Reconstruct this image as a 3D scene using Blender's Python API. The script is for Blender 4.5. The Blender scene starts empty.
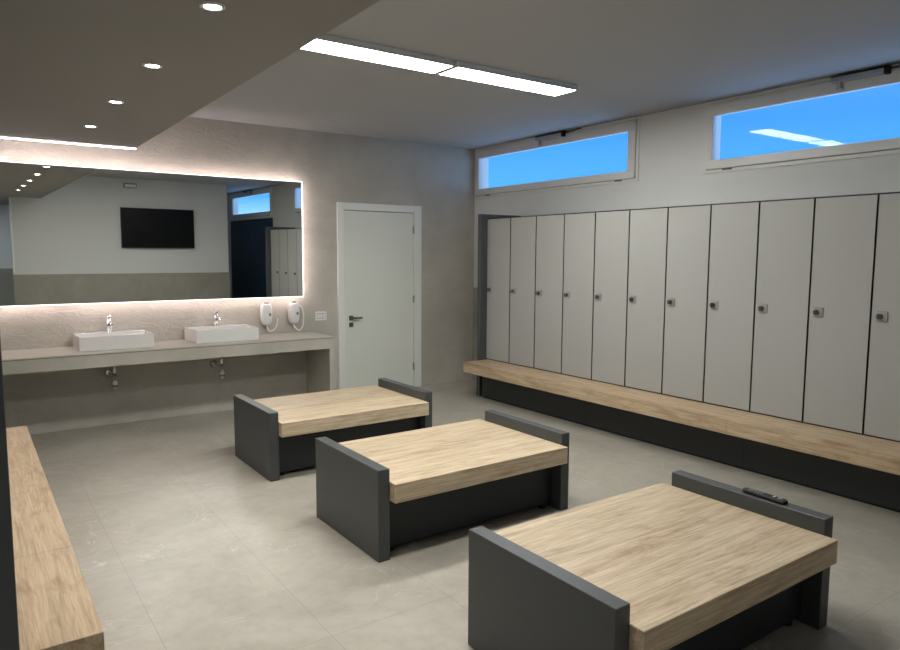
import bpy, bmesh, math, random
from mathutils import Vector, Matrix
random.seed(7)
S = bpy.context.scene
COL = S.collection

# ------------------------------------------------------------ measured layout
XR, H = 4.616, 2.932           # right wall plane, ceiling
XW = -1.30                     # left wall plane
YF, YB = -7.30, -10.0          # TV wall, rear wall
SZ, SX, SY = 2.496, 0.517, -0.675   # soffit underside, right edge, back edge
WH = 1.194                     # wainscot height
XL, LY0, LW, LT, LB = 4.107, -0.912, 0.406, 2.018, 0.426

# ------------------------------------------------------------ materials
def newmat(name):
    m = bpy.data.materials.new(name); m.use_nodes = True
    nt = m.node_tree
    b = nt.nodes['Principled BSDF']
    return m, nt, b
def N(nt, t, **kw):
    n = nt.nodes.new(t)
    for k, v in kw.items():
        if k in n.inputs: n.inputs[k].default_value = v
        else: setattr(n, k, v)
    return n
def L(nt, a, b): nt.links.new(a, b)
def ramp(nt, fac, stops):
    r = nt.nodes.new('ShaderNodeValToRGB')
    e = r.color_ramp.elements
    while len(e) < len(stops): e.new(0.5)
    for i, (p, c) in enumerate(stops):
        e[i].position = p; e[i].color = (*c, 1) if len(c) == 3 else c
    L(nt, fac, r.inputs[0]); return r
def plain(name, col, rough=.5, metal=0, spec=.5, bump=0, bscale=200):
    m, nt, b = newmat(name)
    b.inputs['Base Color'].default_value = (*col, 1)
    b.inputs['Roughness'].default_value = rough
    b.inputs['Metallic'].default_value = metal
    b.inputs['Specular IOR Level'].default_value = spec
    tc = N(nt, 'ShaderNodeTexCoord')
    no = N(nt, 'ShaderNodeTexNoise'); no.inputs['Scale'].default_value = bscale
    no.inputs['Detail'].default_value = 3
    L(nt, tc.outputs['Object'], no.inputs['Vector'])
    mr = N(nt, 'ShaderNodeMapRange'); mr.inputs['To Min'].default_value = max(0, rough-.04); mr.inputs['To Max'].default_value = min(1, rough+.04)
    L(nt, no.outputs['Fac'], mr.inputs['Value']); L(nt, mr.outputs['Result'], b.inputs['Roughness'])
    if bump:
        bp = N(nt, 'ShaderNodeBump'); bp.inputs['Strength'].default_value = bump; bp.inputs['Distance'].default_value = .002
        L(nt, no.outputs['Fac'], bp.inputs['Height']); L(nt, bp.outputs['Normal'], b.inputs['Normal'])
    return m
def emit(name, col, s):
    m = bpy.data.materials.new(name); m.use_nodes = True; nt = m.node_tree
    nt.nodes.clear()
    e = nt.nodes.new('ShaderNodeEmission'); e.inputs[0].default_value = (*col, 1); e.inputs[1].default_value = s
    o = nt.nodes.new('ShaderNodeOutputMaterial'); L(nt, e.outputs[0], o.inputs[0])
    return m

def wood(name, axis):
    m, nt, b = newmat(name)
    tc = N(nt, 'ShaderNodeTexCoord')
    sp = N(nt, 'ShaderNodeSeparateXYZ'); L(nt, tc.outputs['Object'], sp.inputs[0])
    # laminate print: long boards with fine grain running along the axis
    mp = N(nt, 'ShaderNodeMapping'); L(nt, tc.outputs['Object'], mp.inputs['Vector'])
    lo, hi = 1.3, 19.0
    mp.inputs['Scale'].default_value = (lo, hi, hi) if axis == 'x' else (hi, lo, hi)
    n1 = N(nt, 'ShaderNodeTexNoise'); n1.inputs['Scale'].default_value = 1.6; n1.inputs['Detail'].default_value = 10; n1.inputs['Roughness'].default_value = .72; n1.inputs['Distortion'].default_value = .8
    L(nt, mp.outputs[0], n1.inputs['Vector'])
    mp2 = N(nt, 'ShaderNodeMapping'); L(nt, tc.outputs['Object'], mp2.inputs['Vector'])
    mp2.inputs['Scale'].default_value = (5, 150, 150) if axis == 'x' else (150, 5, 150)
    n2 = N(nt, 'ShaderNodeTexNoise'); n2.inputs['Scale'].default_value = 1.0; n2.inputs['Detail'].default_value = 4
    L(nt, mp2.outputs[0], n2.inputs['Vector'])
    # per board tint: floor(coordinate / width)
    c = sp.outputs['Y'] if axis == 'x' else sp.outputs['X']
    dv = N(nt, 'ShaderNodeMath', operation='DIVIDE'); L(nt, c, dv.inputs[0]); dv.inputs[1].default_value = .115
    fl = N(nt, 'ShaderNodeMath', operation='FLOOR'); L(nt, dv.outputs[0], fl.inputs[0])
    wn = N(nt, 'ShaderNodeTexWhiteNoise', noise_dimensions='1D'); L(nt, fl.outputs[0], wn.inputs['W'])
    r = ramp(nt, n1.outputs['Fac'], [(.28, (.27, .195, .12)), (.42, (.46, .362, .245)), (.56, (.58, .475, .34)), (.75, (.66, .555, .41))])
    mx = N(nt, 'ShaderNodeMix', data_type='RGBA', blend_type='MULTIPLY'); mx.inputs['Factor'].default_value = 1
    L(nt, r.outputs[0], mx.inputs[6])
    r2 = ramp(nt, n2.outputs['Fac'], [(.3, (.8, .79, .77)), (.65, (1.05, 1.05, 1.05))]); L(nt, r2.outputs[0], mx.inputs[7])
    mx2 = N(nt, 'ShaderNodeMix', data_type='RGBA', blend_type='MULTIPLY'); mx2.inputs['Factor'].default_value = 1
    L(nt, mx.outputs[2], mx2.inputs[6])
    r3 = ramp(nt, wn.outputs['Value'], [(0, (.90, .89, .88)), (1, (1.06, 1.06, 1.06))]); L(nt, r3.outputs[0], mx2.inputs[7])
    # brownish weathered patches and knots in the print
    mp3 = N(nt, 'ShaderNodeMapping'); L(nt, tc.outputs['Object'], mp3.inputs['Vector'])
    mp3.inputs['Scale'].default_value = (2.2, 7, 7) if axis == 'x' else (7, 2.2, 7)
    n3 = N(nt, 'ShaderNodeTexNoise'); n3.inputs['Scale'].default_value = 1.4; n3.inputs['Detail'].default_value = 8; n3.inputs['Roughness'].default_value = .7; n3.inputs['Distortion'].default_value = 1.2
    L(nt, mp3.outputs[0], n3.inputs['Vector'])
    r4 = ramp(nt, n3.outputs['Fac'], [(.50, (1, 1, 1)), (.62, (.86, .81, .76)), (.72, (.66, .58, .52))])
    mx3 = N(nt, 'ShaderNodeMix', data_type='RGBA', blend_type='MULTIPLY'); mx3.inputs['Factor'].default_value = 1
    L(nt, mx2.outputs[2], mx3.inputs[6]); L(nt, r4.outputs[0], mx3.inputs[7])
    mx4 = N(nt, 'ShaderNodeMix', data_type='RGBA', blend_type='MULTIPLY'); mx4.inputs['Factor'].default_value = 1
    L(nt, mx3.outputs[2], mx4.inputs[6]); mx4.inputs[7].default_value = (1.06, 1.06, 1.06, 1) if axis == 'x' else (.97, .92, .87, 1)
    L(nt, mx4.outputs[2], b.inputs['Base Color'])
    b.inputs['Roughness'].default_value = .45
    bp = N(nt, 'ShaderNodeBump'); bp.inputs['Strength'].default_value = .12; bp.inputs['Distance'].default_value = .002
    L(nt, n2.outputs['Fac'], bp.inputs['Height']); L(nt, bp.outputs['Normal'], b.inputs['Normal'])
    return m

def joints(nt, coord, size, off, width):
    """1 on a joint line of a grid along one coordinate socket"""
    a = N(nt, 'ShaderNodeMath', operation='SUBTRACT'); L(nt, coord, a.inputs[0]); a.inputs[1].default_value = off
    d = N(nt, 'ShaderNodeMath', operation='DIVIDE'); L(nt, a.outputs[0], d.inputs[0]); d.inputs[1].default_value = size
    f = N(nt, 'ShaderNodeMath', operation='FRACT'); L(nt, d.outputs[0], f.inputs[0])
    s = N(nt, 'ShaderNodeMath', operation='SUBTRACT'); L(nt, f.outputs[0], s.inputs[0]); s.inputs[1].default_value = .5
    ab = N(nt, 'ShaderNodeMath', operation='ABSOLUTE'); L(nt, s.outputs[0], ab.inputs[0])
    g = N(nt, 'ShaderNodeMath', operation='GREATER_THAN'); L(nt, ab.outputs[0], g.inputs[0]); g.inputs[1].default_value = .5 - width/size/2
    return g.outputs[0]
def stone(name, cols, jx=None, jy=None, jz=None, rough=.4, relief=False, veins=True, jcol=.78, mott=1.0):
    m, nt, b = newmat(name)
    tc = N(nt, 'ShaderNodeTexCoord'); O = tc.outputs['Object']
    sp = N(nt, 'ShaderNodeSeparateXYZ'); L(nt, O, sp.inputs[0])
    n1 = N(nt, 'ShaderNodeTexNoise'); n1.inputs['Scale'].default_value = 1.3; n1.inputs['Detail'].default_value = 8; n1.inputs['Roughness'].default_value = .6; n1.inputs['Distortion'].default_value = .8
    L(nt, O, n1.inputs['Vector'])
    r = ramp(nt, n1.outputs['Fac'], [(.3, cols[0]), (.52, cols[1]), (.72, cols[2])])
    col = r.outputs[0]
    n3 = N(nt, 'ShaderNodeTexNoise'); n3.inputs['Scale'].default_value = 11; n3.inputs['Detail'].default_value = 9; n3.inputs['Roughness'].default_value = .7; L(nt, O, n3.inputs['Vector'])
    r3 = ramp(nt, n3.outputs['Fac'], [(.28, (1-.14*mott,)*3), (.5, (1, 1, 1)), (.72, (1+.09*mott,)*3)])
    mx = N(nt, 'ShaderNodeMix', data_type='RGBA', blend_type='MULTIPLY'); mx.inputs['Factor'].default_value = 1
    L(nt, col, mx.inputs[6]); L(nt, r3.outputs[0], mx.inputs[7]); col = mx.outputs[2]
    if veins:
        # short pale calcite veins
        nv = N(nt, 'ShaderNodeTexNoise'); nv.inputs['Scale'].default_value = 3.4; nv.inputs['Detail'].default_value = 3; nv.inputs['Distortion'].default_value = .7
        L(nt, O, nv.inputs['Vector'])
        s = N(nt, 'ShaderNodeMath', operation='SUBTRACT'); L(nt, nv.outputs['Fac'], s.inputs[0]); s.inputs[1].default_value = .5
        ab = N(nt, 'ShaderNodeMath', operation='ABSOLUTE'); L(nt, s.outputs[0], ab.inputs[0])
        rv = ramp(nt, ab.outputs[0], [(0, (1, 1, 1)), (.008, (0, 0, 0))])
        nm = N(nt, 'ShaderNodeTexNoise'); nm.inputs['Scale'].default_value = 2.1; L(nt, O, nm.inputs['Vector'])
        rm = ramp(nt, nm.outputs['Fac'], [(.45, (0, 0, 0)), (.62, (.6, .6, .6))])
        ml = N(nt, 'ShaderNodeMath', operation='MULTIPLY'); L(nt, rv.outputs[0], ml.inputs[0]); L(nt, rm.outputs[0], ml.inputs[1])
        mv = N(nt, 'ShaderNodeMix', data_type='RGBA'); L(nt, ml.outputs[0], mv.inputs['Factor']); L(nt, col, mv.inputs[6])
        mv.inputs[7].default_value = (*[min(1, c*1.35) for c in cols[2]], 1); col = mv.outputs[2]
    js = []
    for key, j in (('X', jx), ('Y', jy), ('Z', jz)):
        if j: js.append(joints(nt, sp.outputs[key], j[0], j[1], j[2]))
    if js:
        t = js[0]
        for q in js[1:]:
            mm = N(nt, 'ShaderNodeMath', operation='MAXIMUM'); L(nt, t, mm.inputs[0]); L(nt, q, mm.inputs[1]); t = mm.outputs[0]
        mj = N(nt, 'ShaderNodeMix', data_type='RGBA', blend_type='MULTIPLY'); L(nt, t, mj.inputs['Factor']); L(nt, col, mj.inputs[6])
        mj.inputs[7].default_value = (jcol, jcol, jcol, 1); col = mj.outputs[2]
    L(nt, col, b.inputs['Base Color'])
    mr = N(nt, 'ShaderNodeMapRange'); L(nt, n3.outputs['Fac'], mr.inputs['Value']); mr.inputs['To Min'].default_value = rough-.06; mr.inputs['To Max'].default_value = rough+.06
    L(nt, mr.outputs['Result'], b.inputs['Roughness'])
    b.inputs['Specular IOR Level'].default_value = .4
    bp = N(nt, 'ShaderNodeBump'); 
    if relief:
        # carved wavy relief tiles around the wash area, flat tiles by the door
        mpp = N(nt, 'ShaderNodeMapping'); L(nt, O, mpp.inputs['Vector']); mpp.inputs['Rotation'].default_value = (0, math.radians(32), 0); mpp.inputs['Scale'].default_value = (1.0, 1.0, 2.1)
        nr = N(nt, 'ShaderNodeTexNoise'); nr.inputs['Scale'].default_value = 6.5; nr.inputs['Detail'].default_value = 3.5; nr.inputs['Roughness'].default_value = .6; nr.inputs['Distortion'].default_value = 2.6
        L(nt, mpp.outputs[0], nr.inputs['Vector'])
        fade = N(nt, 'ShaderNodeMapRange'); L(nt, sp.outputs['X'], fade.inputs['Value'])
        fade.inputs['From Min'].default_value = 2.55; fade.inputs['From Max'].default_value = 2.62
        fade.inputs['To Min'].default_value = .42; fade.inputs['To Max'].default_value = .05
        L(nt, fade.outputs['Result'], bp.inputs['Strength']); bp.inputs['Distance'].default_value = .02
        L(nt, nr.outputs['Fac'], bp.inputs['Height'])
    else:
        bp.inputs['Strength'].default_value = .06; bp.inputs['Distance'].default_value = .002
        L(nt, n3.outputs['Fac'], bp.inputs['Height'])
    L(nt, bp.outputs['Normal'], b.inputs['Normal'])
    return m

M = {}
M['wood_x'] = wood('oak_laminate_lengthwise', 'x')
M['wood_y'] = wood('oak_laminate_bench', 'y')
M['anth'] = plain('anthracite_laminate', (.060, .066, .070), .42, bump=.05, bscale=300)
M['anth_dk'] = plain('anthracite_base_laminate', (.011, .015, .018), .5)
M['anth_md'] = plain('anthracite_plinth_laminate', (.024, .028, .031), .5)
M['black'] = plain('black_gap', (.008, .008, .009), .7)
M['locker'] = plain('warm_grey_laminate', (.362, .364, .352), .42, bump=.03, bscale=400)
M['paint'] = plain('white_wall_paint', (.655, .66, .655), .8, bump=.05, bscale=120)
M['ceil'] = plain('ceiling_paint', (.40, .405, .42), .9, bump=.03, bscale=120)
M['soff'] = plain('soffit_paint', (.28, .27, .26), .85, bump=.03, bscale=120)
M['door'] = plain('white_lacquer_door', (.72, .745, .69), .35)
M['frame'] = plain('white_door_frame', (.78, .79, .76), .35)
M['wframe'] = plain('window_frame_cream', (.67, .67, .655), .4)
M['gasket'] = plain('dark_seam', (.09, .085, .08), .6)
M['chrome'] = plain('chrome', (.75, .75, .76), .12, metal=1)
M['steel'] = plain('brushed_steel', (.36, .36, .35), .4, metal=.6)
M['darkmetal'] = plain('dark_nickel', (.16, .16, .155), .35, metal=1)
M['alu'] = plain('anodised_aluminium', (.42, .43, .44), .4, metal=.8)
M['ceramic'] = plain('white_ceramic', (.74, .74, .73), .12)
M['plastic'] = plain('white_plastic', (.78, .77, .77), .3)
M['greyplastic'] = plain('grey_plastic', (.22, .22, .23), .4)
M['blackplastic'] = plain('black_plastic', (.010, .010, .012), .55, spec=.3)
M['screen'] = plain('tv_screen_glass', (.004, .004, .005), .3, spec=.15)
M['button'] = plain('pale_button_print', (.55, .5, .36), .5)
M['navy'] = plain('dark_navy_door', (.006, .020, .045), .35)
M['lamp_rim'] = plain('lamp_rim_grey', (.55, .56, .56), .5)
M['floor'] = stone('porcelain_floor', [(.30, .278, .238), (.365, .342, .296), (.42, .397, .345)], jx=(.6, -.14, .003), jy=(1.2, -3.31, .003), rough=.36, jcol=.72)
M['tile'] = stone('wall_stone_tile', [(.40, .375, .33), (.46, .435, .385), (.52, .495, .445)], jx=(1.2, .12, .002), jz=(1.194, 0, .002), rough=.5, relief=True, veins=False, jcol=.85, mott=.35)
M['wains'] = stone('wainscot_tile', [(.27, .25, .215), (.32, .30, .26), (.36, .34, .30)], jx=(1.2, .12, .002), jy=(1.2, -.3, .002), rough=.5, veins=False, jcol=.85, mott=.4)
M['counter'] = stone('counter_stone', [(.40, .38, .33), (.46, .44, .385), (.52, .495, .44)], rough=.4, veins=False, mott=.4)
M['panel'] = emit('panel_diffuser', (.995, .985, .92), 24)
M['fill_cool'] = emit('panel_diffuser_cool', (.86, .95, 1.0), 11)  # emitter of the added cool fill behind the camera
M['led'] = emit('led_strip', (1.0, .82, .80), 11)
M['led_cove'] = emit('led_strip_cove', (1.0, .84, .82), 17)
M['led2'] = emit('led_strip_mirror', (1.0, .82, .79), 8)
M['rim'] = emit('lit_mirror_rim', (1.0, .86, .82), 2.2)
M['down'] = emit('downlight_lens', (1.0, .95, .88), 30)
# mirror
m, nt, b = newmat('mirror_silver'); b.inputs['Metallic'].default_value = 1; b.inputs['Base Color'].default_value = (.90, .93, .91, 1); b.inputs['Roughness'].default_value = .0
M['mirror'] = m
# frosted window glass: daylight comes through, the inner face still reflects sharply
m = bpy.data.materials.new('frosted_glass'); m.use_nodes = True; nt = m.node_tree; nt.nodes.clear()
out = nt.nodes.new('ShaderNodeOutputMaterial')
tr = nt.nodes.new('ShaderNodeBsdfTransparent'); tr.inputs[0].default_value = (.93, .96, 1, 1)
tl = nt.nodes.new('ShaderNodeBsdfTranslucent'); tl.inputs[0].default_value = (.8, .85, .9, 1)
mi = nt.nodes.new('ShaderNodeMixShader'); mi.inputs[0].default_value = .07; L(nt, tr.outputs[0], mi.inputs[1]); L(nt, tl.outputs[0], mi.inputs[2])
gl = nt.nodes.new('ShaderNodeBsdfGlossy'); gl.inputs['Roughness'].default_value = .02
fr = nt.nodes.new('ShaderNodeFresnel'); fr.inputs[0].default_value = 1.3
ge = nt.nodes.new('ShaderNodeNewGeometry'); iv = nt.nodes.new('ShaderNodeMath'); iv.operation = 'SUBTRACT'; iv.inputs[0].default_value = 1; L(nt, ge.outputs['Backfacing'], iv.inputs[1])
mu = nt.nodes.new('ShaderNodeMath'); mu.operation = 'MULTIPLY'; L(nt, fr.outputs[0], mu.inputs[0]); L(nt, iv.outputs[0], mu.inputs[1])
m2 = nt.nodes.new('ShaderNodeMixShader'); L(nt, mu.outputs[0], m2.inputs[0]); L(nt, mi.outputs[0], m2.inputs[1]); L(nt, gl.outputs[0], m2.inputs[2])
L(nt, m2.outputs[0], out.inputs[0]); M['glass'] = m

# ------------------------------------------------------------ mesh helpers
class MB:
    def __init__(s): s.bm = bmesh.new()
    def box(s, x0, x1, y0, y1, z0, z1, bev=0, seg=1):
        t = bmesh.new()
        bmesh.ops.create_cube(t, size=1)
        x0, x1 = sorted((x0, x1)); y0, y1 = sorted((y0, y1)); z0, z1 = sorted((z0, z1))
        for v in t.verts:
            v.co = Vector(((x0+x1)/2 + v.co.x*(x1-x0), (y0+y1)/2 + v.co.y*(y1-y0), (z0+z1)/2 + v.co.z*(z1-z0)))
        if bev: bmesh.ops.bevel(t, geom=t.edges[:], offset=bev, segments=seg, affect='EDGES', profile=.5)
        s.add(t); return s
    def add(s, t):
        me = bpy.data.meshes.new('tmp'); t.to_mesh(me); t.free(); s.bm.from_mesh(me); bpy.data.meshes.remove(me)
    def cyl(s, a, b, r0, r1=None, n=24, smooth=True):
        r1 = r0 if r1 is None else r1
        a, b = Vector(a), Vector(b); d = b-a
        t = bmesh.new()
        bmesh.ops.create_cone(t, cap_ends=True, cap_tris=False, segments=n, radius1=r0, radius2=r1, depth=d.length)
        q = d.to_track_quat('Z', 'Y').to_matrix().to_4x4()
        bmesh.ops.transform(t, matrix=Matrix.Translation((a+b)/2) @ q, verts=t.verts)
        if smooth:
            for f in t.faces:
                if len(f.verts) == 4: f.smooth = True
        s.add(t); return s
    def tube(s, pts, r, n=12, sub=6):
        P = [Vector(p) for p in pts]; Q = []
        for i in range(len(P)-1):     # catmull rom
            p0 = P[max(i-1, 0)]; p1 = P[i]; p2 = P[i+1]; p3 = P[min(i+2, len(P)-1)]
            for k in range(sub):
                u = k/sub
                Q.append(.5*((2*p1)+(-p0+p2)*u+(2*p0-5*p1+4*p2-p3)*u*u+(-p0+3*p1-3*p2+p3)*u**3))
        Q.append(P[-1])
        rings = []; nrm = None
        for i, q in enumerate(Q):
            d = (Q[min(i+1, len(Q)-1)]-Q[max(i-1, 0)]).normalized()
            if nrm is None:
                nrm = d.orthogonal().normalized()
            nrm = (nrm - d*nrm.dot(d)).normalized(); bn = d.cross(nrm)
            rr = r(i/(len(Q)-1)) if callable(r) else r
            rings.append([s.bm.verts.new(q + (nrm*math.cos(2*math.pi*k/n)+bn*math.sin(2*math.pi*k/n))*rr) for k in range(n)])
        for A, B in zip(rings, rings[1:]):
            for k in range(n):
                f = s.bm.faces.new((A[k], A[(k+1) % n], B[(k+1) % n], B[k])); f.smooth = True
        s.bm.faces.new(rings[0][::-1]); s.bm.faces.new(rings[-1]); return s
    def loft(s, rings, smooth=True, cap=True):
        R = [[s.bm.verts.new(p) for p in r] for r in rings]
        n = len(R[0])
        for A, B in zip(R, R[1:]):
            for k in range(n):
                f = s.bm.faces.new((A[k], A[(k+1) % n], B[(k+1) % n], B[k])); f.smooth = smooth
        if cap: s.bm.faces.new(R[0][::-1]); s.bm.faces.new(R[-1])
        return s
    def build(s, name, mat, parent=None, loc=None):
        bmesh.ops.recalc_face_normals(s.bm, faces=s.bm.faces[:])
        me = bpy.data.meshes.new(name); s.bm.to_mesh(me); s.bm.free()
        me.materials.append(mat)
        o = bpy.data.objects.new(name, me); COL.objects.link(o)
        if parent is not None: o.parent = parent
        if loc: o.location = loc
        return o
def B(*a, **k): return MB().box(*a, **k)
def tag(o, label, cat, group=None):
    o['label'] = label; o['category'] = cat
    if group: o['group'] = group
    return o
def thing(name, label, cat, loc, group=None, rz=0):
    o = bpy.data.objects.new(name, None); COL.objects.link(o); o.location = loc; o.rotation_euler = (0, 0, rz)
    o.empty_display_size = .1
    return tag(o, label, cat, group)
def struct(o): o['kind'] = 'structure'; return o
def semp(name, loc=(0, 0, 0)):
    o = bpy.data.objects.new(name, None); COL.objects.link(o); o.location = loc; return struct(o)
def copy_tree(o, parent=None):
    c = o.copy(); COL.objects.link(c); c.parent = parent
    for ch in list(o.children): copy_tree(ch, c)
    return c

# ------------------------------------------------------------ room shell
T = .13
struct(B(XW-.2, XR+T, YB-.2, .2, -.1, 0).build('floor', M['floor']))
ce = struct(B(XW-.2, XR+T, YB-.2, .2, H, H+.15).build('ceiling', M['ceil']))
B(XW, SX, YB, SY, SZ, H).build('soffit', M['soff'], ce)
# back wall (with the white door in it)
DL, DR, DT = 2.782, 3.697, 2.100
FL, FR, FT = 2.697, 3.8075, 2.187
mb = MB()
mb.box(XW-.2, FL+.04, 0, .2, 0, H); mb.box(FR-.04, XR+T, 0, .2, 0, H); mb.box(FL+.04, FR-.04, 0, .2, FT-.04, H)
struct(mb.build('wall_back', M['tile']))
# right wall with three long clerestory openings
W = [(-.05, -2.6038), (-3.3175, -5.872), (-6.96, -9.514)]
ZO0, ZO1 = 2.385, 2.865
mb = MB()
mb.box(XR, XR+T, YB-.2, 0, 0, ZO0); mb.box(XR, XR+T, YB-.2, 0, ZO1, H)
edges = [0] + [v for a, b in W for v in (a-.065, b+.075)] + [YB-.2]
for i in range(0, len(edges), 2): mb.box(XR, XR+T, edges[i+1], edges[i], ZO0, ZO1)
struct(mb.build('wall_right', M['paint']))
struct(B(XW-.2, XW, YB-.2, 0, 0, H).build('wall_left', M['paint']))
struct(B(XW, XR, YB-.2, YB, 0, H).build('wall_rear', M['paint']))
FX0, FX1 = .05, 3.79
struct(B(FX0, FX1, YF-.2, YF, 0, H).build('wall_front', M['paint']))
# tiled dado on the painted walls
e = .010
struct(B(XR-e, XR, -6.93, 0, 0, WH).build('trim_1', M['wains']))
struct(B(FX0-e, FX1+e, YF, YF+e, 0, WH-.03).build('trim_2', M['wains']))
struct(B(FX0-e, FX0, YF-.2, YF, 0, WH-.03).build('trim_3', M['wains']))
struct(B(FX1, FX1+e, YF-.2, YF, 0, WH-.03).build('trim_4', M['wains']))
struct(B(XW, XR, YB, YB+e, 0, WH).build('trim_5', M['wains']))
struct(B(XW, XW+e, YB, 0, 0, WH).build('trim_6', M['wains']))
# corner profile of the TV wall
struct(B(FX0-.004, FX0+.02, YF-.001, YF+.004, WH, SZ).build('trim_7', M['frame']))

# door in the back wall
d = semp('door_1', (0, 0, 0))
mb = MB()
for x0, x1 in ((FL, DL-.006), (DR+.006, FR)): mb.box(x0, x1, -.018, .16, 0, FT, .003)
mb.box(DL-.006, DR+.006, -.018, .16, DT+.006, FT, .003)
mb.build('door_frame', M['frame'], d)
mb = MB()
for x0, x1 in ((DL-.006, DL+.012), (DR-.012, DR+.006)): mb.box(x0, x1, .05, .07, 0, DT+.006)
mb.box(DL-.006, DR+.006, .05, .07, DT-.012, DT+.006)
mb.build('door_stop', M['gasket'], d)
leaf = B(DL, DR, 0.004, .048, .006, DT, .003).build('door_leaf', M['door'], d)
mb = MB(); hx, hz = 2.862, .888
mb.box(hx-.026, hx+.026, -.006, .004, hz-.026, hz+.026, .002)
mb.cyl((hx, -.004, hz), (hx, -.05, hz), .009)
mb.box(hx-.010, hx+.118, -.060, -.046, hz-.010, hz+.010, .003)
h = mb.build('door_handle', M['darkmetal'], d); h['label'] = 'dark metal lever handle'
mb = MB(); mb.box(hx-.026, hx+.026, -.006, .004, hz-.106, hz-.054, .002); mb.box(hx-.016, hx+.016, -.014, -.006, hz-.087, hz-.073, .003)
mb.build('door_lock', M['darkmetal'], d)
for z in (1.904, 1.077, .257):
    mb = MB(); mb.cyl((DR+.004, -.012, z-.045), (DR+.004, -.012, z+.045), .008, n=12); mb.box(DR-.004, DR+.012, -.018, .004, z-.04, z+.04)
    mb.build('hinge', M['steel'], d)

# dark double door at the far right, seen in the mirror
d = semp('door_2', (0, 0, 0))
B(XR-.03, XR, -9.55, -6.95, 0, 2.285, .003).build('door_frame', M['navy'], d)
for y0, y1 in ((-8.245, -7.02), (-9.48, -8.255)):
    B(XR-.05, XR-.028, y0, y1, .01, 2.22, .003).build('door_leaf', M['navy'], d)
mb = MB(); mb.cyl((XR-.05, -7.12, 1.12), (XR-.10, -7.12, 1.12), .008); mb.cyl((XR-.05, -7.12, 1.38), (XR-.10, -7.12, 1.38), .008); mb.cyl((XR-.10, -7.12, 1.08), (XR-.10, -7.12, 1.42), .012)
mb.build('door_handle', M['steel'], d)

# ------------------------------------------------------------ windows
def ringbox(mb, x0, x1, yo0, yo1, zo0, zo1, yi0, yi1, zi0, zi1, bev=.002):
    mb.box(x0, x1, yo0, yo1, zo0, zi0, bev); mb.box(x0, x1, yo0, yo1, zi1, zo1, bev)
    mb.box(x0, x1, yo0, yi0, zi0, zi1, bev); mb.box(x0, x1, yi1, yo1, zi0, zi1, bev)
for i, (a, b) in enumerate(W):
    w = semp('window_%d' % (i+1), (0, 0, 0))
    g0, g1 = a-.064 if i == 0 else a-.0915, b+.126    # glass edges
    top = H-.001
    aa = a if i else a+.03
    mb = MB(); ringbox(mb, XR-.012, XR+.03, b, aa, 2.3197, top, b+.030, aa-.014 if i == 0 else aa-.03, 2.3197+.030, top-.028)
    mb.build('casing', M['wframe'], w)
    mb = MB(); ringbox(mb, XR-.002, XR+.02, b+.028, aa-.012 if i == 0 else aa-.028, 2.3197+.028, top-.026, b+.034, aa-.018 if i == 0 else aa-.034, 2.3197+.034, top-.032, 0)
    mb.build('seal', M['gasket'], w)
    mb = MB(); ringbox(mb, XR-.026, XR+.018, b+.034, aa-.018 if i == 0 else aa-.034, 2.3197+.034, top-.032, g1, g0, 2.4269, 2.8017, .004)
    mb.build('sash', M['wframe'], w)
    B(XR+.008, XR+.014, g1-.01, g0+.01, 2.4169, 2.8117).build('pane', M['glass'], w)
    for yy in (a-.235, b+.24):
        o = B(XR-.022, XR-.010, yy-.045, yy+.045, 2.3375, 2.3495, .002).build('drain_cover', M['gasket'], w)
    # chain opener above the pane
    y0 = (-1.19, -4.40, -8.02)[i]; y1 = (-1.62, -4.78, -8.42)[i]
    mb = MB(); mb.box(XR-.066, XR-.027, y1, y0, 2.872, 2.912, .006, 2)
    op = mb.build('opener', M['alu'], w); op['label'] = 'grey metal chain opener'
    mb = MB(); mb.box(XR-.060, XR-.027, y0-.07, y0-.045, 2.825, 2.88, .004); mb.box(XR-.05, XR-.027, y0-.08, y0-.035, 2.822, 2.835, .003)
    mb.build('bracket', M['alu'], op)
    mb = MB(); mb.box(XR-.070, XR-.027, y1-.015, y1+.02, 2.868, 2.925, .004); mb.box(XR-.062, XR-.027, y1, y0, 2.912, 2.922, .002)
    mb.build('end_cap', M['blackplastic'], op)
    mb = MB(); mb.tube([(XR-.045, y1-.01, 2.905), (XR-.04, y1-.08, 2.908), (XR-.035, y1-.17, 2.917), (XR-.03, y1-.24, 2.924)], .006, n=8)
    mb.build('cable', M['blackplastic'], op)

# ------------------------------------------------------------ lockers on the right
def make_locker():
    r = thing('locker', '', 'locker', (XL, LY0, LB), 'grey lockers along the right wall')
    h = LT-LB-.0
    g = .0062
    mb = MB()   # carcass, open box behind the door
    mb.box(.021, XR-XL-.012, -LW+.0005, -LW+.018, 0, h); mb.box(.021, XR-XL-.012, -.018, -.0005, 0, h)
    mb.box(.021, XR-XL-.012, -LW+.018, -.018, 0, .018); mb.box(.021, XR-XL-.012, -LW+.018, -.018, h-.018, h)
    mb.box(XR-XL-.022, XR-XL-.012, -LW+.018, -.018, .018, h-.018)
    mb.build('carcass', M['anth_dk'], r)
    dr_ = B(0.0, .019, -LW+g, -g, .008, h-.012, .0012).build('door', M['locker'], r)
    dr_.data.materials.append(M['black'])      # dark solid core edges
    for f in dr_.data.polygons:
        if abs(f.normal.x) < .5: f.material_index = 1
    lz = 1.223-LB; ly = -.062
    mb = MB(); mb.box(-.007, .0, ly-.040, ly+.024, lz-.034, lz+.034, .002)
    lk = mb.build('lock', M['steel'], r)
    mb = MB(); mb.cyl((-.005, ly+.004, lz), (-.030, ly+.004, lz), .019, .016, 20); mb.box(-.036, -.028, ly-.001, ly+.009, lz-.018, lz+.018, .002)
    mb.build('knob', M['darkmetal'], lk)
    return r
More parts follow.
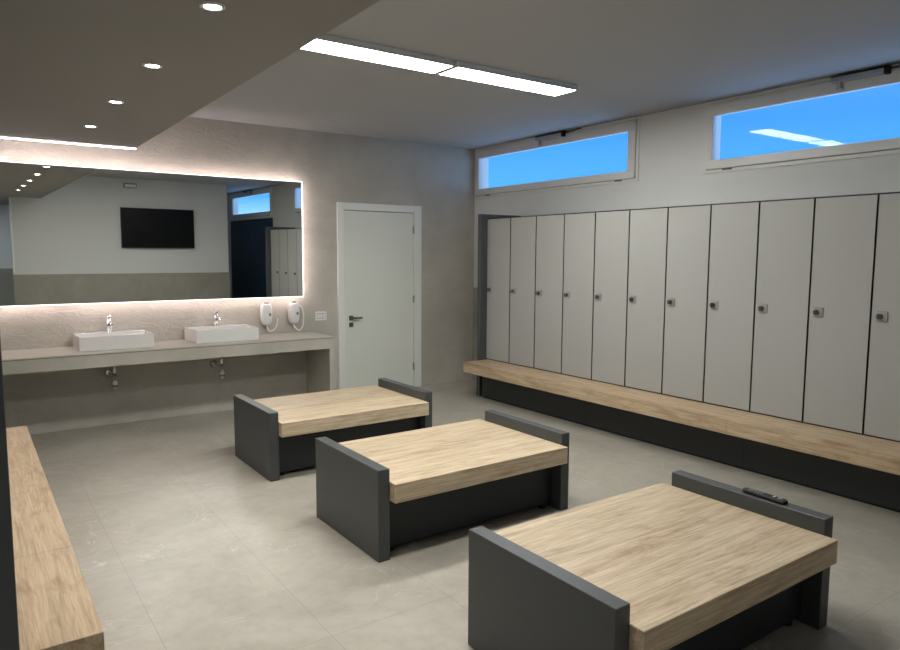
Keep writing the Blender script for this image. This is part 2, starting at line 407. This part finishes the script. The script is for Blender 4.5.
ordn = ['first', 'second', 'third', 'fourth', 'fifth', 'sixth', 'seventh', 'eighth', 'ninth', 'tenth', 'eleventh', 'twelfth']
lk = make_locker()
for i in range(12):
    o = lk if i == 0 else copy_tree(lk)
    o.location = (XL, LY0-i*LW, LB)
    o['label'] = ('grey locker with small square lock, %s from the white door end of the row' % ordn[i]) if i < 11 else 'last grey locker of the row, cut off by the right edge, seen in mirror'
lk['label'] = 'narrowest looking grey locker, beside the dark end panel near the white door'
YE = LY0-12*LW
# end panels
tag(B(4.020, XR-.011, -.909, -.853, 0, 2.064, .002).build('end_panel', M['anth']), 'tall anthracite end panel closing the locker row beside the white door wall', 'panel')
tag(B(4.020, XR-.011, YE-.058, YE-.003, 0, 2.064, .002).build('end_panel', M['anth']), 'tall anthracite end panel seen in the mirror right of the dark door', 'panel')
# bench under the lockers
bt = thing('locker_bench', 'long oak bench on a dark base running under the grey lockers', 'bench', (XL, -.95, 0))
x0 = 3.757-XL; yend = YE+.95
ys = [0, -3.245, yend]
bd = MB()
for k in range(2): bd.box(x0, -.001, ys[k+1]+(.0008 if k == 0 else 0), ys[k], .313, LB, .0025)
bd.build('seat_board', M['wood_y'], bt)
yb = [-.02, -1.62, -3.23, yend]
for k in range(3):
    B(4.008-XL, .0, yb[k+1]+.0015, yb[k]-.0015, .018, .312, .001).build('base_panel', M['anth_md'], bt)
B(4.020-XL, XR-XL-.02, yend, -.02, .0, .017).build('toe_kick', M['black'], bt)
B(.001, XR-XL-.02, yend, -.02, .018, LB-.001).build('plinth', M['anth_dk'], bt)

# ------------------------------------------------------------ left locker bank + bench
YG = -4.775
tag(B(XW+.012, -.660, YG-.055, YG, 0, 2.064, .002).build('end_panel', M['anth']), 'tall dark end panel cut off by the left edge of the photo', 'panel')
lt = thing('locker_bank', 'row of grey lockers behind the left bench, beyond the dark end panel', 'locker', (-.735, YG+.003, 0))
mb = MB(); wid = (YG-.003+1.577)/-8
mb.box(XW+.735+.012, -.02, 0, 8*wid, .018, LT); mb.build('carcass', M['anth_dk'], lt)
for k in range(8):
    dd = B(-.02, 0, k*wid+.004, (k+1)*wid-.004, LB+.008, LT-.006, .0015).build('door', M['locker'], lt)
    mb = MB(); mb.box(0, .007, k*wid+.036, k*wid+.09, 1.196, 1.25, .002); mb.cyl((.005, k*wid+.064, 1.223), (.03, k*wid+.064, 1.223), .013, .011, 16)
    mb.build('lock', M['steel'], dd)
bl = thing('locker_bench', 'oak topped bench in the lower left corner beside the dark end panel', 'bench', (-.4336, -4.754, 0))
ysl = [0, .775, 1.63, 3.177]
mb = MB()
for k in range(3): mb.box(-.298, 0, ysl[k], ysl[k+1]-(.0012 if k < 2 else 0), .313, LB, .002)
mb.build('seat_board', M['wood_y'], bl)
B(-.298, -.25, .02, 3.17, .018, .312).build('base_panel', M['anth_dk'], bl)
B(-.298, -.262, .02, 3.17, 0, .017).build('toe_kick', M['black'], bl)

# ------------------------------------------------------------ three island benches
def make_island():
    r = thing('island_bench', '', 'bench', (0, 0, 0), 'oak topped island benches')
    Lx, D, t, h = 1.379, .780, .0687, .4958
    for xx in (0, Lx-t): B(xx, xx+t, -D, 0, 0, h, .002).build('end_panel', M['anth'], r)
    B(t+.0005, Lx-t-.0005, -D-.056, .056, .3225, .4262, .0025).build('seat_board', M['wood_x'], r)
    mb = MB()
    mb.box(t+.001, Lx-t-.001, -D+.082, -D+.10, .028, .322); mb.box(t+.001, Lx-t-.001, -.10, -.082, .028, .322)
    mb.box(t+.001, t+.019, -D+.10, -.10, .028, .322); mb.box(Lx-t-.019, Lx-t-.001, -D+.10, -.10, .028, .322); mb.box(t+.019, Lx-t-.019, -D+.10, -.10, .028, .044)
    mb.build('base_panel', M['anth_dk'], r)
    for xx in (t+.06, Lx-t-.06):
        for yy in (-D+.11, -.11):
            MB().cyl((xx, yy, 0), (xx, yy, .028), .022, n=16).build('foot', M['blackplastic'], r)
    return r
isl = make_island()
spots = [(.9673, -1.6653, 'smallest looking oak topped bench with dark end panels, nearest the washbasin counter'),
         (.9628, -3.2346, 'middle of the three oak topped benches with dark end panels'),
         (.8937, -4.8877, 'largest and nearest oak topped bench, a black remote on its end panel')]
for i, (x, y, lab) in enumerate(spots):
    o = isl if i == 0 else copy_tree(isl)
    o.location = (x, y, 0); o['label'] = lab
# remote control
rm = thing('remote_control', 'slim black remote control lying on the end panel of the nearest bench', 'remote', (2.240, -5.372, .4958), rz=math.radians(-2))
mb = MB(); rings = []
for u in [0, .03, .08, .3, .6, .9, .97, 1]:
    y = .105-u*.21; e_ = {0: .6, .03: .85}.get(u, 1) if u < .5 else {1: .6, .97: .85}.get(u, 1)
    wd = (.0195+.004*u)*e_; hh = .019*(.75+.25*e_)
    rings.append([(-wd, y, .002), (-wd*.8, y, 0), (wd*.8, y, 0), (wd, y, .002), (wd, y, hh*.7), (wd*.75, y, hh), (-wd*.75, y, hh), (-wd, y, hh*.7)])
mb.loft(rings, smooth=False); mb.build('body', M['blackplastic'], rm)
for k in range(5):
    for j in (-1, 0, 1):
        B(j*.011-.0035, j*.011+.0035, .07-k*.016, .078-k*.016, .0185, .0215, .001).build('button', M['greyplastic'], rm)
o = B(-.008, .012, -.052, -.040, .0185, .0215, .001).build('button', M['button'], rm); o['label'] = 'pale yellow button'
o = MB().cyl((0, -.075, .018), (0, -.075, .0215), .012, n=20).build('button', M['greyplastic'], rm)

# ------------------------------------------------------------ wash counter
CT, CB, CD, CE = .766, .6435, -.598, 2.366
co = thing('wash_counter', 'long stone washbasin counter with boxed front along the back wall', 'counter', (0, 0, 0))
mb = MB(); mb.box(XW+.012, CE, CD, -.001, CT-.012, CT, .0015); mb.build('worktop', M['counter'], co)
mb = MB(); mb.box(XW+.012, CE-.002, CD+.004, -.002, CT-.0165, CT-.0125); mb.build('joint', M['gasket'], co)
mb = MB(); mb.box(XW+.012, CE-.0585, CD+.001, -.001, CB, CT-.017); mb.build('apron', M['counter'], co)
mb = MB(); mb.box(CE-.058, CE, CD+.001, -.001, 0, CT-.017, .001); mb.build('side_leg', M['counter'], co)
# thin shadow joint between worktop and apron
def make_sink():
    r = thing('washbasin', '', 'sink', (0, 0, 0), 'white rectangular washbasins')
    w, y0, y1, h, t = .604, -.435, -.012, .121, .014
    mb = MB()
    # outer shell with an open rectangular bowl and a rear tap ledge
    o = [(0, y0), (w, y0), (w, y1), (0, y1)]
    inn = [(t, y0+t), (w-t, y0+t), (w-t, y1-.12), (t, y1-.12)]
    bot = [(t+.02, y0+t+.02), (w-t-.02, y0+t+.02), (w-t-.02, y1-.14), (t+.02, y1-.14)]
    def ring(pts, z): return [(x, y, z) for x, y in pts]
    mb.loft([ring(o, 0), ring(o, h), ring(inn, h), ring(inn, h-.01), ring(bot, .03)], smooth=False)
    bmesh.ops.bevel(mb.bm, geom=[e for e in mb.bm.edges if e.calc_length() > .05], offset=.003, segments=2, affect='EDGES')
    mb.build('basin', M['ceramic'], r)
    MB().cyl((w/2, (y0+y1-.12)/2, .0295), (w/2, (y0+y1-.12)/2, .034), .03, n=24).build('drain', M['chrome'], r)
    return r
def make_tap():
    r = thing('tap', '', 'tap', (0, 0, 0), 'chrome mixer taps')
    mb = MB(); mb.cyl((0, 0, 0), (0, 0, .006), .030, n=28); mb.cyl((0, 0, .006), (0, 0, .118), .0225, .021, 28)
    mb.build('tap_body', M['chrome'], r)
    mb = MB(); mb.tube([(0, -.012, .085), (0, -.06, .092), (0, -.115, .088), (0, -.135, .078)], .0125, n=16); mb.cyl((0, -.135, .085), (0, -.138, .064), .012, n=16)
    mb.build('spout', M['chrome'], r)
    mb = MB(); mb.cyl((0, 0, .120), (0, 0, .146), .0225, .020, 28); mb.tube([(0, -.005, .140), (0, -.045, .150), (0, -.085, .160)], lambda u: .008-.002*u, n=12)
    mb.build('lever', M['chrome'], r)
    return r
def make_trap():
    r = thing('bottle_trap', '', 'pipe', (0, 0, 0), 'chrome bottle traps under the counter')
    MB().cyl((0, -.001, .02), (0, -.018, .02), .040, .030, 28).build('wall_flange', M['chrome'], r)
    mb = MB(); mb.tube([(0, -.01, .02), (0.004, -.06, .02), (.012, -.14, .018), (.02, -.20, .018)], .017, n=14)
    mb.build('waste_arm', M['chrome'], r)
    mb = MB(); mb.cyl((.02, -.20, .173), (.02, -.20, .02), .016, n=20); mb.cyl((.02, -.20, .03), (.02, -.20, .015), .024, n=20)
    mb.build('tailpipe', M['chrome'], r)
    mb = MB(); mb.cyl((.02, -.20, .018), (.02, -.20, -.07), .028, n=24); mb.cyl((.02, -.20, -.07), (.02, -.20, -.082), .030, n=24); mb.cyl((.02, -.20, -.082), (.02, -.20, -.100), .024, .016, 24)
    mb.build('bottle', M['chrome'], r)
    return r
sk = make_sink(); tp = make_tap(); sp_ = make_trap()
for i, x in enumerate((.046, 1.0212)):
    side = ('left', 'right')[i]
    o = sk if i == 0 else copy_tree(sk); o.location = (x, 0, CT+.0005)
    o['label'] = ('white rectangular washbasin on the counter, left one further from the hair dryers', 'white rectangular washbasin on the counter, right one beside the hair dryers')[i]
    q = tp if i == 0 else copy_tree(tp); q.location = (x+.294, -.085, CT+.1216)
    q['label'] = ('chrome mixer tap standing on the left washbasin', 'chrome mixer tap standing on the right washbasin')[i]
    q = sp_ if i == 0 else copy_tree(sp_); q.location = (x+.282, 0, .470)
    q['label'] = ('chrome bottle trap on the wall below the left washbasin', 'chrome bottle trap on the wall below the right washbasin')[i]

# hair dryers
def make_dryer():
    r = thing('hair_dryer', '', 'hair dryer', (0, 0, 0), 'wall hair dryers')
    mb = MB(); rings = []
    prof = [(0, .55), (.02, .8), (.05, .95), (.10, 1.0), (.15, 1.0), (.19, .95), (.21, .86), (.22, .70)]
    for z, k in prof:
        rg = []
        for j in range(28):
            a = 2*math.pi*j/28; ca, sa = math.cos(a), math.sin(a)
            x = .058*k*math.copysign(abs(ca)**.6, ca); y = -.050+.050*math.copysign(abs(sa)**.6, sa)*(k if sa < 0 else 1)
            rg.append((x, min(y, -.001), z))
        rings.append(rg)
    mb.loft(rings); mb.build('body', M['plastic'], r)
    mb = MB(); mb.cyl((.008, -.045, .215), (.008, -.045, .240), .026, .024, 24)
    mb.build('nozzle', M['greyplastic'], r)
    B(.012, .036, -.103, -.096, .095, .125, .002).build('switch', M['greyplastic'], r)
    mb = MB(); mb.cyl((-.018, -.098, .10), (-.018, -.103, .10), .018, n=20); mb.build('badge', M['frame'], r)
    return r
dr = make_dryer(); dr.location = (1.845, -.001, .868)
dr['label'] = 'white wall hair dryer left of its twin, nearer the washbasin'
dr2 = copy_tree(dr); dr2.location = (2.150, -.001, .868)
dr2['label'] = 'white wall hair dryer right of its twin, nearer the socket plate'
def ribs(u): return .0085+.0012*math.sin(u*150)
mb = MB(); mb.tube([(.01, -.05, .005), (.012, -.05, -.035), (.03, -.055, -.068), (.075, -.055, -.060), (.105, -.055, -.02), (.118, -.055, .03), (.122, -.05, .065)], ribs, n=12, sub=14)
mb.build('hose', M['plastic'], dr)
mb = MB(); mb.tube([(-.005, -.05, .005), (.0, -.055, -.03), (.03, -.06, -.065), (.065, -.06, -.075), (.098, -.058, -.02), (.108, -.056, .07), (.104, -.055, .13), (.085, -.055, .175), (.05, -.05, .20)], ribs, n=12, sub=14)
mb.build('hose', M['plastic'], dr2)
# socket plate
so = thing('socket_plate', 'small white switch and socket plate between the hair dryers and the white door', 'socket', (2.487, 0, .930))
B(-.067, .067, -.010, 0, -.050, .050, .004, seg=2).build('plate', M['plastic'], so)
for k, mt in ((-1, 'plastic'), (0, 'greyplastic'), (1, 'plastic')):
    B(k*.0315-.014, k*.0315+.014, -.014, -.0105, -.024, .024, .0015).build('module', M['frame'], so)
B(-.049, .049, -.012, -.0095, -.028, .028).build('insert', M['greyplastic'], so)

# ------------------------------------------------------------ backlit mirror
MX0, MX1, MZ0, MZ1 = -.60, 2.256, 1.152, 2.376
mc = ((MX0+MX1)/2, -.088, (MZ0+MZ1)/2); w2, h2 = (MX1-MX0)/2, (MZ1-MZ0)/2
mr = thing('wall_mirror', 'wide backlit mirror above the washbasin counter', 'mirror', mc)
mr.rotation_euler = (.0050, 0, .0045)
B(-w2, w2, -.003, .003, -h2, h2).build('mirror_glass', M['mirror'], mr)
mb = MB(); i_ = .055
mb.box(-w2+i_, w2-i_, .004, .080, -h2+i_, h2-i_); mb.build('backing', M['alu'], mr)
mb = MB(); a0, a1 = .014, .004   # led profile just behind the glass edge
mb.box(-w2+a1, w2-a1, .004, .024, h2-a0, h2-a1); mb.box(-w2+a1, w2-a1, .004, .024, -h2+a1, -h2+a0)
mb.box(w2-a0, w2-a1, .004, .024, -h2+a0, h2-a0); mb.box(-w2+a1, -w2+a0, .004, .024, -h2+a0, h2-a0)
mb.build('led_strip', M['led2'], mr)
mb = MB(); c_ = .007   # frosted, lit edge of the glass
mb.box(-w2, w2, -.0036, -.003, h2-c_, h2); mb.box(-w2, w2, -.0036, -.003, -h2, -h2+c_); mb.box(w2-c_, w2, -.0036, -.003, -h2+c_, h2-c_); mb.box(-w2, -w2+c_, -.0036, -.003, -h2+c_, h2-c_)
mb.build('frosted_edge', M['rim'], mr)

# ------------------------------------------------------------ ceiling lights
ls = thing('cove_light', 'glowing light strip along the back edge of the lowered ceiling', 'light', (0, SY, SZ))
B(XW+.01, SX, .001, .030, -.004, .022).build('profile', M['lamp_rim'], ls)
B(XW+.01, SX-.001, .0305, .036, -.003, .024).build('diffuser', M['led_cove'], ls)
B(XW+.01, SX-.001, .000, .0295, -.010, -.0045).build('lip_diffuser', M['led'], ls)

def make_panel():
    r = thing('panel_light', '', 'light', (0, 0, 0), 'slim rectangular ceiling panel lights')
    w, d_, t = 1.150, .258, .042
    mb = MB(); mb.box(-w/2, w/2, -d_/2, d_/2, -.030, -.001, .002)
    mb.box(-w/2, w/2, -d_/2, -d_/2+.013, -t, -.030, .001); mb.box(-w/2, w/2, d_/2-.013, d_/2, -t, -.030, .001)
    mb.box(-w/2, -w/2+.010, -d_/2+.013, d_/2-.013, -t, -.030, .001); mb.box(w/2-.010, w/2, -d_/2+.013, d_/2-.013, -t, -.030, .001)
    mb.build('housing', M['lamp_rim'], r)
    B(-w/2+.010, w/2-.010, -d_/2+.013, d_/2-.013, -t+.001, -.031).build('diffuser', M['panel'], r)
    return r
pn = make_panel()
for i, (x, y, z, lab) in enumerate(((1.509, -2.977, H, 'lit rectangular ceiling panel light, left of the pair, partly behind the lowered ceiling'),
                                    (2.689, -2.977, H, 'lit rectangular ceiling panel light, right of the pair, fully visible'),
                                    (1.25, -4.60, H, 'added fill light in ceiling panel form, unseen above the nearest bench'),  # unseen, added to brighten the nearest bench and the TV wall
                                    (-.70, -8.5, SZ, 'added cool white fill light in ceiling panel form, unseen behind the photographer'))):  # unseen, added as cool fill on the near end panels
    o = pn if i == 0 else copy_tree(pn); o.location = (x, y, z); o['label'] = lab
    if i == 3:
        c = [q for q in o.children if q.name.startswith('diffuser')][0]
        c.data = c.data.copy(); c.data.materials[0] = M['fill_cool']

def make_down():
    r = thing('downlight', '', 'light', (0, 0, 0), 'recessed downlights in the lowered ceiling')
    mb = MB(); n = 32; R = []
    for rad, z in ((.044, 0), (.044, -.004), (.033, -.006), (.029, -.001)):
        R.append([(rad*math.cos(2*math.pi*k/n), rad*math.sin(2*math.pi*k/n), z) for k in range(n)])
    mb.loft(R, cap=False); mb.build('trim_ring', M['frame'], r)
    MB().cyl((0, 0, -.0015), (0, 0, -.003), .029, n=32).build('lens', M['down'], r)
    return r
dn = make_down()
lab = ['furthest downlight in the lowered ceiling, nearest the mirror wall', 'second downlight from the mirror wall in the lowered ceiling', 'third downlight from the mirror wall in the lowered ceiling', 'nearest visible downlight, at the top edge of the photo', 'downlight overhead near the photographer, last of the row seen in the mirror']
for i in range(5):
    o = dn if i == 0 else copy_tree(dn); o.location = (.0533, -1.564-.962*i, SZ); o['label'] = lab[i]
    ld = bpy.data.lights.new('downlight_beam', 'SPOT'); ld.energy = 9; ld.spot_size = math.radians(80); ld.spot_blend = .6; ld.shadow_soft_size = .03; ld.color = (1, .93, .84)
    lo = bpy.data.objects.new('downlight_beam', ld); COL.objects.link(lo); lo.parent = o; lo.location = (0, 0, -.012)

# ------------------------------------------------------------ TV wall (seen in the mirror)
tv = thing('television', 'black flat television on the white wall, seen in the mirror', 'television', (2.44, YF+.002, 2.02))
B(-.66, .66, .045, .085, -.372, .372, .004).build('cabinet', M['blackplastic'], tv)
B(-.648, .648, .0852, .087, -.36, .36).build('screen', M['screen'], tv)
B(-.2, .2, .0, .045, -.15, .15).build('wall_bracket', M['blackplastic'], tv)
em = thing('emergency_light', 'small white emergency light fitting above the television, seen in the mirror', 'light', (1.97, YF, 2.80))
B(-.115, .115, 0, .05, -.045, .045, .006).build('case', M['greyplastic'], em)
B(-.09, .10, .05, .056, -.03, .025, .004).build('lens', M['plastic'], em)

# ------------------------------------------------------------ sky through the windows
w = bpy.data.worlds.new('sky'); S.world = w; w.use_nodes = True; nt = w.node_tree
bg = nt.nodes['Background']
tc = N(nt, 'ShaderNodeTexCoord'); sp = N(nt, 'ShaderNodeSeparateXYZ'); L(nt, tc.outputs['Generated'], sp.inputs[0])
r = ramp(nt, sp.outputs['Z'], [(.02, (.9, 1.5, 2.4)), (.07, (.075, .55, 1.15)), (.175, (.008, .33, 1.05)), (.4, (.3, .55, 1.2)), (.8, (1.5, 1.9, 2.4))])
L(nt, r.outputs[0], bg.inputs[0]); bg.inputs[1].default_value = .5

# ------------------------------------------------------------ camera
cd = bpy.data.cameras.new('camera'); cam = bpy.data.objects.new('camera', cd); COL.objects.link(cam)
r_ = Vector((0.81741141, -0.57603884, 0.0042238)); u_ = Vector((0.05478354, 0.0850339, 0.99487085)); f_ = Vector((0.57344341, 0.81298739, -0.10106513))
Mx = Matrix((( r_.x, u_.x, -f_.x, -0.73342429), (r_.y, u_.y, -f_.y, -7.05759185), (r_.z, u_.z, -f_.z, 1.60756062), (0, 0, 0, 1)))
cam.matrix_world = Mx
cd.sensor_fit = 'HORIZONTAL'; cd.sensor_width = 36; cd.lens = 36*688.97/900; cd.clip_start = .02
S.camera = cam
S.view_settings.view_transform = 'Standard'; S.view_settings.look = 'None'; S.view_settings.exposure = 1.05; S.view_settings.gamma = 1
S.view_settings.use_curve_mapping = False
